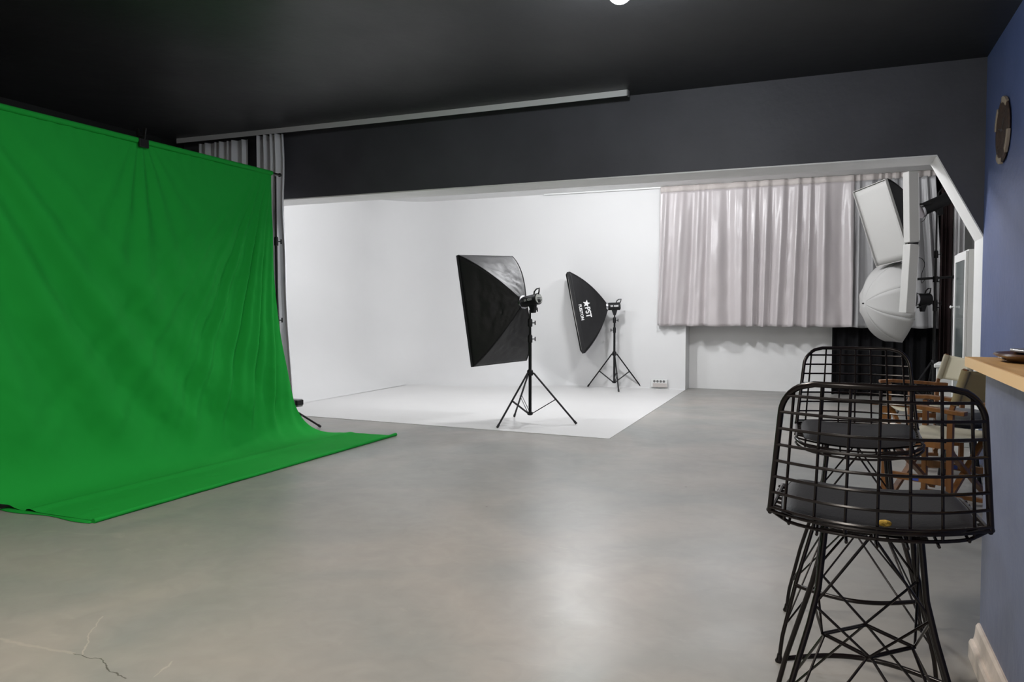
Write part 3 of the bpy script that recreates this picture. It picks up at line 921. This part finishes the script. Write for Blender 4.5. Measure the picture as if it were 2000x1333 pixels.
# five-pointed star before the letters
star = MB()
stp = []
for k in range(10):
    rr = 0.060 if k % 2 == 0 else 0.026
    a = PI / 2 + k * PI / 5 + 0.3
    stp.append((rr * math.cos(a), rr * math.sin(a)))
cx, cz = 0.318, 0.105
vsx = [pt(cx + x, cz + z) + Vector((0, sgn * 0.009, 0)) for x, z in stp] + [pt(cx, cz) + Vector((0, sgn * 0.009, 0))]
star.add(vsx, [(k, (k + 1) % 10, 10) for k in range(10)])
star.build('star_emblem', M_INK, sbB, solid=0.001)

fwd = Vector((-math.sin(YAW), math.cos(YAW), 0)); rgt = Vector((math.cos(YAW), math.sin(YAW), 0))
def scr(px, py, d):
    """place in the recess at view depth d (metres) for the given direction"""
    f3 = Vector((-math.sin(YAW) * math.cos(PITCH), math.cos(YAW) * math.cos(PITCH), -math.sin(PITCH)))
    u3 = rgt.cross(f3)
    return Vector((0, 0, CAM_H)) + (f3 + rgt * ((px - 1000) / F_PX) - u3 * ((py - 666.5) / F_PX)) * d
scr0 = scr
# ---------------------------------------------------------------- crowded stand at the right of the recess
PX, PY = 1.17, 10.50
st4 = stand('light_stand', 'tall black light stand crowded with softbox, umbrella and strip lights at right', (PX, PY, 0), (215, 335, 95), 2.44, hub=0.62, low=0.14, reach=0.5, r=0.0165, mid=1.28, knob_dirs=((1, 0, 0), (1, 0, 0)))
DP = 9.3
axC = (-rgt * .86 + Vector((0, 0, -.26)) - fwd * .24).normalized()
upC = (-rgt * .44 + Vector((0, 0, .90))).normalized()
ringC = scr(1724, 437, 9.15) - axC * 0.46
softbox('softbox', 'tilted white-faced black-backed softbox high in front of the satin curtain', ringC, axC, 0.56, 0.96, 0.46, up=upC, wr=0.008, rimm=M_DIFF)
hdC = strobe('strobe_light', 'large black studio strobe tilted on top of the tall right-hand stand', scr(1797, 412, 9.25), (-rgt * .9 - fwd * .05 + Vector((0, 0, -.40))), 0.38, 0.075, None, panel=False, up=(0, 0, 1))

# shoot-through umbrella
um = bpy.data.objects.new('umbrella', None); scene.collection.objects.link(um)
um.empty_display_size = .1
tip = scr0(1687, 593, 9.45)
axU = (-rgt * .985 - fwd * .03 + Vector((0, 0, -0.04))).normalized()
zu = (Vector((0, 0, 1)) - axU * axU.z).normalized(); yu = zu.cross(axU)
Mu = Matrix((axU, yu, zu)).transposed().to_4x4(); Mu.translation = tip
um.matrix_world = Mu
tag(um, 'white shoot-through photo umbrella hanging open below the tilted softbox', 'umbrella')
RU, DU = 0.53, 0.36
def umb_pt(a, t_):
    # rib at angle a, t_ 0..1
    ang = t_ * 1.18
    return Vector((-DU * (1 - math.cos(ang)) / (1 - math.cos(1.18)), RU * math.sin(ang) / math.sin(1.18) * math.cos(a), RU * math.sin(ang) / math.sin(1.18) * math.sin(a)))
cm = MB()
off = PI / 8
for k in range(8):
    a0, a1 = off + k * PI / 4, off + (k + 1) * PI / 4
    def fn(u, v):
        p = umb_pt(a0, v).lerp(umb_pt(a1, v), u)
        return p * (1 - 0.0 * math.sin(u * PI)) + Vector((-.012 * math.sin(u * PI) * v, 0, 0))
    cm.grid(6, 12, fn)
cm.build('canopy', M_UMB, um, smooth=True, solid=0.0015)
for k in range(8):
    MB().tube([umb_pt(off + k * PI / 4, i / 12) + Vector((-.003, 0, 0)) for i in range(13)], 0.003, 6).build('rib', M_CHROME, um, smooth=True)
MB().tube([(0.012, 0, 0), (-.80, 0, 0)], 0.0045, 8).build('shaft', M_CHROME, um, smooth=True)
MB().tube([(0.018, 0, 0), (0, 0, 0)], 0.009, 8).build('tip', M_PLAST, um, smooth=True)

hdD = strobe('strobe_light', 'small black studio strobe behind the umbrella on the right-hand stand', scr(1785, 585, 9.25), (-rgt * .97 - fwd * .2), 0.21, 0.072, None, panel=False)
cl = thing('clamp', 'black clamp fixing the small strobe to the right-hand stand', 'clamp', (PX, PY, 1.335))
MB().lathe([(.028, -.03), (.028, .03)], 12).build('collar', M_PLAST, cl)
MB().bar((-.12, -.04, -.01), (0, 0, 0), .02, .025).bar((-.20, -.075, -.055), (-.10, -.03, -.03), .016, .02).build('arm', M_PLAST, cl)
wing((0, 0, 0), (1, .3, 0), cl, 'knob', .07)

# strip lights
def strip_light(label, cpos, h, w, rot, lean):
    t = thing('strip_light', label, 'studio light', cpos, group=None)
    t.rotation_euler = (lean[0], lean[1], rot)
    MB().box((-w / 2, -w / 2, -h / 2), (w / 2, w / 2, h / 2)).build('diffuser', M_DIFF, t, bevel=0.006)
    MB().box((w / 2, -w / 2 + .01, -h / 2 + .02), (w / 2 + .015, w / 2 - .01, h / 2 - .02)).build('back_cover', M_CYC, t)
    return t
cS1 = scr(1779, 405, 8.75)
strip_light('upper white strip light standing upright beside the tilted softbox', cS1, 0.80, 0.115, YAW * -0 + 0.50, (0.0, -0.035))
cS2 = scr(1775, 545, 8.75)
strip_light('lower white strip light standing upright beside the umbrella', cS2, 0.78, 0.115, 0.62, (0.0, 0.05))
bm_ = thing('boom_arm', 'horizontal black boom arm clamped across the right-hand stand', 'boom arm', (PX, PY, 1.62))
pa, pb = scr(1783, 546, 9.15) - Vector((PX, PY, 1.62)), scr(1884, 540, 9.4) - Vector((PX, PY, 1.62))
MB().tube([pa, pb], 0.015, 12).build('tube', M_BLK, bm_, smooth=True)
MB().lathe([(.030, -.035), (.030, .035)], 12).build('clamp_collar', M_PLAST, bm_, smooth=True)
MB().tube([pa.lerp(pb, .78), pa.lerp(pb, .97)], 0.021, 12).build('grip', M_RUB, bm_, smooth=True)
wing((0, 0, -.03), (.8, -.4, 0), bm_, 'knob', .05)
ar2 = thing('bracket_arm', 'short black arm joining the upper strip light to the big strobe', 'arm', scr(1790, 401, 9.12))
MB().tube([(-.03, -.01, 0), (.16, .10, .03)], 0.013, 10).build('tube', M_BLK, ar2, smooth=True)
MB().lathe([(.022, -.02), (.026, 0), (.022, .02)], 10, frame((0, 0, 0), (0, 1, 0), (0, 0, 1))).build('knob', M_PLAST, ar2, smooth=True)

def cable(label, pts, r=0.0035, m=M_PLAST, name='cable'):
    # smooth through points
    P_ = [Vector(p) for p in pts]
    out = []
    for i in range(len(P_) - 1):
        p0, p1, p2, p3 = P_[max(0, i - 1)], P_[i], P_[i + 1], P_[min(len(P_) - 1, i + 2)]
        for k in range(8):
            t_ = k / 8
            out.append(0.5 * ((2 * p1) + (p2 - p0) * t_ + (2 * p0 - 5 * p1 + 4 * p2 - p3) * t_ ** 2 + (3 * p1 - p0 - 3 * p2 + p3) * t_ ** 3))
    out.append(P_[-1])
    o = MB().tube(out, r, 6).build(name, m, None, smooth=True)
    return tag(o, label, 'cable')
cable('thin black cable looping down from the lower strip light', [scr(1788, 504, 9.1), scr(1800, 505, 9.1), scr(1806, 517, 9.1), scr(1800, 536, 9.1), scr(1800, 553, 9.12), scr(1807, 546, 9.2), scr(1812, 543, 9.25)])
cable('thin black cable hanging under the big tilted strobe', [scr(1815, 408, 9.2), scr(1810, 420, 9.2), scr(1805, 430, 9.25), scr(1800, 434, 9.3)])

# ================================================================== WHITE CABINET AND BOX
cabx, caby = 1.130, 8.00
cab = thing('cabinet', 'tall white cabinet with grey glass door behind the director chairs', 'cabinet', (cabx, caby, 0))
MB().box((0.02, 0, 0.0), (0.50, 0.70, 1.80)).build('body', M_CABW, cab, bevel=0.004)
dr = MB()
dr.box((0, 0.005, 0.04), (0.019, 0.075, 1.785)).box((0, 0.625, 0.04), (0.019, 0.695, 1.785)).box((0, 0.075, 1.71), (0.019, 0.625, 1.785)).box((0, 0.075, 0.04), (0.019, 0.625, 0.12))
dro = dr.build('door', M_CABW, cab, bevel=0.002)
MB().box((0.006, 0.075, 0.12), (0.012, 0.625, 1.71)).build('glass_pane', M_GLASSD, dro)
MB().lathe([(.008, 0), (.008, .02), (.016, .028), (.010, .036)], 12, frame((0, .66, 1.28), (0, -1, 0), (0, 0, 1))).build('knob', M_PLW, dro, smooth=True)

wb = thing('storage_drawers', 'small white plastic drawer unit behind the farther director chair', 'drawer unit', (1.30, 9.05, 0), rotz=-0.2)
MB().box((-.25, -.2, 0), (.25, .2, .66)).build('body', M_PLW, wb, bevel=0.01)
MB().box((-.27, -.22, .66), (.27, .22, .70)).build('lid', M_PLW, wb, bevel=0.01)
for z in (0.05, 0.26, 0.46):
    d_ = MB().box((-.22, -.212, z), (.22, -.2, z + .17)).build('drawer', M_PLW, wb, bevel=0.004)
    MB().box((-.05, -.222, z + .11), (.05, -.21, z + .13)).build('handle', M_GREYB, d_)

# power sockets at the foot of the sweep wall
so = thing('power_strip', 'white trunking box with four sockets at the foot of the sweep wall', 'socket', (-2.47, 12.085, 0.09))
MB().box((-.13, -.035, -.06), (.13, .012, .065)).build('box', M_PLW, so, bevel=0.006)
for k in range(4):
    MB().lathe([(.020, 0.0), (.021, .004), (.015, .005), (.015, .001)], 16, frame((-.075 + .05 * k, -.0351, .035), (-1, 0, 0), (0, 0, 1))).build('socket', M_SLATE, so)
MB().box((-.10, -.038, -.055), (.125, -.034, .005)).build('cover', M_TAPE, so)
cable('thin white cable lying under the white power sockets', [(-2.62, 12.05, .012), (-2.55, 12.0, .010), (-2.44, 11.98, .010), (-2.36, 12.02, .012), (-2.25, 12.0, .010)], 0.004, M_PLW)

# small grey pack behind the far backdrop stand
pk = thing('power_pack', 'small grey power pack on wheels by the foot of the backdrop stand', 'power pack', (-5.70, 7.22, 0.004))
MB().box((-.07, -.05, .13), (.07, .05, .215)).build('box', M_GREYB, pk, bevel=0.004)
MB().box((.045, -.055, .15), (.075, .055, .205)).build('side_plate', M_PLAST, pk)
MB().tube([(.0, 0, .13), (.0, 0, .05)], .012, 8).build('post', M_CHROME, pk)
for s in (-1, 1):
    MB().lathe([(.028, -.012), (.030, 0), (.028, .012)], 16, frame((.02 * s, .03 * s, .0315), (1, 0, 0), (0, 0, 1))).build('wheel', M_GREYB, pk)
MB().box((-.035, -.04, .045), (.035, .04, .062)).build('axle_plate', M_CHROME, pk)

# ================================================================== WIRE BAR STOOLS
def wire_stool(label, group):
    t = thing('wire_bar_stool', label, 'bar stool', (0, 0, 0), group=group)
    R_RIM, R_W, R_LEG, R_LAT = 0.0068, 0.0036, 0.0072, 0.0034
    ZS = 0.80
    def half(v):
        w_ = 0.217 - 0.030 * v
        if v > 0.78:
            q = (v - 0.78) / 0.22
            w_ -= 0.062 * (1 - math.sqrt(max(0, 1 - q * q)))
        return w_
    def back(x, v):
        u = x / 0.217
        y = -(0.215 + 0.05 * v) - 0.085 * (1 - u * u) * (1 - .15 * v)
        z = ZS - 0.006 + 0.300 * v - 0.004 * (1 - u * u) * (1 - v)
        return Vector((x, y, z))
    # backrest rim: up the left, across the top, down the right
    vs_ = [i / 40 for i in range(41)]
    left = [back(-half(v), v) for v in vs_]
    top = [back(-half(1) + 2 * half(1) * i / 20, 1) for i in range(1, 20)]
    right = [back(half(v), v) for v in reversed(vs_)]
    br = MB().tube(left + top + right, R_RIM, 10).build('backrest_rim', M_WIRE, t, smooth=True)
    g = MB()
    for k in range(7):
        x = -0.165 + 0.33 * k / 6
        vmax = 1.0
        while half(vmax) < abs(x) and vmax > .5: vmax -= 0.01
        pts = [back(x * (1 + .12 * (1 - i / 14 * vmax)), vmax * i / 14) for i in range(15)]
        pts = [pts[0] + Vector((0, .004, -.012))] + pts
        g.tube(pts, R_W, 6)
    for k in range(8):
        v = 0.03 + 0.125 * k
        h = half(v)
        g.tube([back(-h + 2 * h * i / 16, v) + Vector((0, -.004, 0)) for i in range(17)], R_W, 6)
    g.build('backrest_grid', M_WIRE, t, smooth=True)
    # seat basket
    def seat(x, y):
        u = x / 0.217
        z = ZS - 0.010 - 0.026 * (1 - min(1, abs(u)) ** 2.2) - 0.02 * max(0, (y - .08) / .12)
        return Vector((x, y, z))
    rim = []
    for i in range(13): rim.append((-0.217 + .012 * i / 12, -0.215 + 0.31 * i / 12))
    for i in range(1, 8):
        a = PI / 2 * i / 7
        rim.append((-0.210 + .075 * (1 - math.cos(a)), 0.095 + 0.075 * math.sin(a)))
    rim_r = [(-x, y) for x, y in reversed(rim)]
    mid_ = [(-.135 + .27 * i / 10, .170 + .012 * math.sin(PI * i / 10)) for i in range(1, 10)]
    path = rim + mid_ + rim_r
    sr = [seat(x, y) for x, y in path]
    backarc = [back(-.222 + .444 * i / 20, 0.0) for i in range(21)]
    sb_ = MB().tube(sr, R_RIM * .8, 8)
    sb_.tube(backarc, R_RIM * .75, 8)
    sb_.tube([p + Vector((0, .010, -.018 * min(1, 3 * math.sin(PI * i / 20)))) for i, p in enumerate(backarc)], R_RIM * .6, 8)
    sb_.tube([seat(x, y) + Vector((0, 0, -.016)) for x, y in path[10:-10]], R_RIM * .6, 8)
    sb_.build('seat_rim', M_WIRE, t, smooth=True)
    g = MB()
    for k in range(7):
        x = -0.175 + 0.35 * k / 6
        y0 = back(x, 0).y
        g.tube([seat(x, y0 + (0.175 - y0) * i / 10) + Vector((0, 0, -.006)) for i in range(11)], R_W, 6)
    for k in range(9):
        y = -0.19 + 0.34 * k / 8
        xm = 0.215 if y < .09 else 0.215 - (y - .09) * .55
        g.tube([seat(-xm + 2 * xm * i / 12, y) for i in range(13)], R_W, 6)
    g.build('seat_grid', M_WIRE, t, smooth=True)
    # cushion
    def cush(u, v, top_):
        uu, vv = u * 2 - 1, v * 2 - 1
        # squarish outline
        x = 0.196 * uu * (1 - 0.06 * vv * vv - .03 * vv)
        yc = -0.055 + 0.195 * vv
        y = yc - (0.032 * (1 - uu * uu)) * (vv < 0) * (-vv) + 0.012 * (1 - uu * uu) * (vv > 0) * vv
        e_ = max(abs(uu), abs(vv)) 
        edge = (1 - abs(uu) ** 7) * (1 - abs(vv) ** 7)
        zb = seat(x, y).z + 0.006
        if top_: return Vector((x, y, zb + 0.010 + 0.020 * edge ** .5))
        return Vector((x, y, zb + 0.012 - 0.008 * edge))
    n = 22
    cu = MB()
    cu.grid(n, n, lambda u, v: cush(u, v, True))
    cu.grid(n, n, lambda u, v: cush(u, v, False))
    # side skirt
    ring_ = [(i / n, 0) for i in range(n)] + [(1, i / n) for i in range(n)] + [(1 - i / n, 1) for i in range(n)] + [(0, 1 - i / n) for i in range(n)]
    a_ = [cush(u, v, True) for u, v in ring_]; b_ = [cush(u, v, False) for u, v in ring_]
    m_ = len(ring_)
    cu.add(a_ + b_, [(i, (i + 1) % m_, m_ + (i + 1) % m_, m_ + i) for i in range(m_)])
    co = cu.build('cushion', M_LEATH, t, smooth=True)
    # under-frame plate the legs are welded to
    MB().tube([(-.11, -.12, .735), (.11, -.12, .735), (.11, .12, .735), (-.11, .12, .735)], .006, 8, closed=True).build('seat_support', M_WIRE, t, smooth=True)
    def legpt(sx, sy, z):
        ks = [(0.760, .098, .110), (0.735, .100, .115), (0.60, .112, .128), (0.52, .130, .145), (0.28, .196, .208), (0.10, .236, .240), (0.075, .240, .243), (0.012, .246, .250)]
        for (z0, x0, y0), (z1, x1, y1) in zip(ks, ks[1:]):
            if z1 <= z <= z0:
                q = (z0 - z) / (z0 - z1)
                return Vector((sx * (x0 + (x1 - x0) * q), sy * (y0 + (y1 - y0) * q), z))
        return Vector((sx * ks[-1][1], sy * ks[-1][2], z))
    LEGZ = (.752, .735, .60, .56, .52, .40, .28, .10, .085, .06, .012)
    for sx in (-1, 1):
        for sy in (-1, 1):
            lg = MB().tube([legpt(sx, sy, z) for z in LEGZ], R_LEG, 10).build('leg', M_WIRE, t, smooth=True)
            p = legpt(sx, sy, .012)
            MB().lathe([(.014, 0), (.0155, .006), (.010, .016), (.0075, .03)], 12, Matrix.Translation((p.x, p.y, 0))).build('foot', M_WIRE, lg, smooth=True)
    # curved footrest at the front, bulging outwards, and back tie
    p0, p1 = legpt(-1, 1, .27), legpt(1, 1, .27)
    MB().tube([p0.lerp(p1, i / 16) + Vector((0, .085 * math.sin(PI * i / 16), -.0)) for i in range(17)], .0072, 10).build('footrest', M_WIRE, t, smooth=True)
    # crossed wire lattice: square ring in the middle, struts to all legs
    zc, rc = 0.44, 0.10
    C = [Vector((-rc, 0, zc)), Vector((0, rc, zc)), Vector((rc, 0, zc)), Vector((0, -rc, zc))]
    legs = [(-1, 1), (1, 1), (1, -1), (-1, -1)]       # legs[k] lies between C[k] and C[k+1]
    lt = MB()
    for k in range(4):
        k2 = (k + 1) % 4
        prev, nxt = legs[(k - 1) % 4], legs[(k + 1) % 4]
        o_ = (C[k] + C[k2]) * .5; o_ = Vector((o_.x, o_.y, 0)).normalized() * .004
        lt.tube([legpt(*prev, .56), C[k] + o_, C[k2] + o_, legpt(*nxt, .56)], R_LAT, 6)
        lt.tube([legpt(*prev, .13), C[k] - o_, C[k2] - o_, legpt(*nxt, .13)], R_LAT, 6)
        # steep wires from the seat to the upper legs
        lk = legs[k]
        lt.tube([Vector((0, lk[1] * .12, .735)), legpt(*lk, .56)], R_LAT, 6)
        lt.tube([Vector((lk[0] * .105, 0, .735)), legpt(*lk, .56)], R_LAT, 6)
    lt.build('strut_lattice', M_WIRE, t, smooth=True)
    return t

stool = wire_stool('nearest black wire bar stool, its wire backrest toward the viewer', 'black wire bar stools at the counter')
far_stool = copy_tree(stool)
far_stool['label'] = 'second black wire bar stool, behind the nearest one and facing the viewer'
stool.location = (0.098, 2.045, 0)
far_stool.location = (0.100, 3.09, 0)
far_stool.rotation_euler = (0, 0, PI)
# tear in the near cushion with foam showing
tear = MB().lathe([(.002, -.013), (.006, -.009), (.0075, 0), (.006, .009), (.002, .013)], 12, frame((0.016, -.270, .802), (0, 1, 0), (0, 0, 1)))
to = tear.build('torn_foam', M_FOAM, stool, smooth=True)
to['label'] = 'yellow foam showing through a tear'

# ================================================================== DIRECTOR CHAIRS
def director_chair(label, canvas, group, sticker):
    """local: faces -x, width along y"""
    t = thing('director_chair', label, 'chair', (0, 0, 0), group=group)
    W2, D2 = 0.27, 0.19
    for s in (-1, 1):
        y = s * W2
        MB().bar((-D2, y, 0.0), (-D2, y, .62), .032, .032, (1, 0, 0)).build('front_post', M_CHERRY, t, bevel=0.003)
        MB().bar((D2, y, 0.0), (D2, y, .62), .032, .032, (1, 0, 0)).build('rear_post', M_CHERRY, t, bevel=0.003)
        arm = MB()
        path_ = [(-.27, .645), (-.18, .652), (0, .645), (.16, .634), (.27, .628)]
        for (xa, za), (xb, zb) in zip(path_, path_[1:]):
            arm.bar((xa, y, za - .012), (xb + .002, y, zb - .012), .052, .026)
        arm.build('armrest', M_CHERRY, t, bevel=0.004)
        rl = MB().bar((-D2, y, .20), (D2, y, .20), .022, .042).build('side_rail', M_CHERRY, t, bevel=0.002)
        MB().bar((-D2, y, .415), (D2, y, .415), .022, .035).build('seat_rail', M_CHERRY, t, bevel=0.002)
        MB().bar((-D2 - .02, y, .012), (D2 + .02, y, .012), .034, .024).build('foot_runner', M_CHERRY, t, bevel=0.002)
        if sticker:
            MB().box((-.02, y - .0125, .185), (.02, y + .0125, .212)).build('sticker', M_BLUEL, rl)
        MB().bar((D2 - .005, y, .60), (D2 + .075, y, .875), .026, .024, (0, 1, 0)).build('back_post', M_CHERRY, t, bevel=0.002)
    for x, sg in ((-D2 + .03, 1), (D2 - .03, -1)):
        MB().bar((x, -W2, .05), (x, W2, .39), .022, .035, (1, 0, 0)).bar((x + .024, W2, .05), (x + .024, -W2, .39), .022, .035, (1, 0, 0)).build('cross_braces', M_CHERRY, t, bevel=0.002)
    def seatf(u, v):
        return Vector((-.205 + .41 * u, -W2 - .01 + (2 * W2 + .02) * v, .450 - .028 * math.sin(PI * v)))
    MB().grid(8, 16, seatf).build('seat', canvas, t, smooth=True, solid=0.006)
    def backf(u, v):
        z = .665 + .20 * v
        x = D2 + .012 + (z - .60) / .275 * .08 + .045 * math.sin(PI * u)
        sag = -.012 * math.sin(PI * u) * v - .03 * math.sin(PI * u) * (1 - v) * 0
        return Vector((x, -W2 - .016 + (2 * W2 + .032) * u, z + sag))
    bk = MB().grid(20, 8, backf)
    for s in (-1, 1):      # sleeves round the posts
        a = Vector((D2 + .018, s * W2, .665)); b = Vector((D2 + .075, s * W2, .865))
        bk.tube([a, b], .022, 12)
    bk.build('backrest', canvas, t, smooth=True, solid=0.004)
    return t

dcA = director_chair('nearer wooden director chair beside the blue bar wall, its canvas back coloured olive for shade', M_CANVAS2, 'wooden director chairs along the right wall', True)
dcB = copy_tree(dcA)
dcB['label'] = 'farther wooden director chair with cream canvas back, before the white cabinet'
ANG = -0.52
dcA.location = (0.65, 5.58, 0); dcA.rotation_euler = (0, 0, ANG); dcA.scale = (1.03, 1.03, 1.03)
dcB.location = (0.73, 7.14, 0); dcB.rotation_euler = (0, 0, 0.22)
for ch in list(dcB.children):
    if ch.name.split('.')[0] in ('seat', 'backrest'):
        ch.data = ch.data.copy(); ch.data.materials.clear(); ch.data.materials.append(M_CANVAS)
for ch in list(dcA.children):
    if ch.name.split('.')[0] == 'seat':
        ch.data = ch.data.copy(); ch.data.materials.clear(); ch.data.materials.append(M_CANVAS)

# dark round stool between the two director chairs
rs = thing('round_stool', 'dark grey low round stool between the two director chairs', 'stool', (0.90, 6.45, 0))
MB().lathe([(.155, .40), (.165, .405), (.165, .42), (.155, .425)], 32).build('rim', M_PLAST, rs, smooth=True)
MB().lathe([(.150, .425), (.158, .44), (.158, .50), (.145, .515), (.02, .52)], 32).build('seat', M_GREYU, rs, smooth=True)
for k in range(4):
    a = PI / 4 + k * PI / 2
    MB().tube([(.10 * math.cos(a), .10 * math.sin(a), .40), (.16 * math.cos(a), .16 * math.sin(a), .012), (.16 * math.cos(a), .16 * math.sin(a), .0)], .014, 10).build('leg', M_BLK, rs, smooth=True)
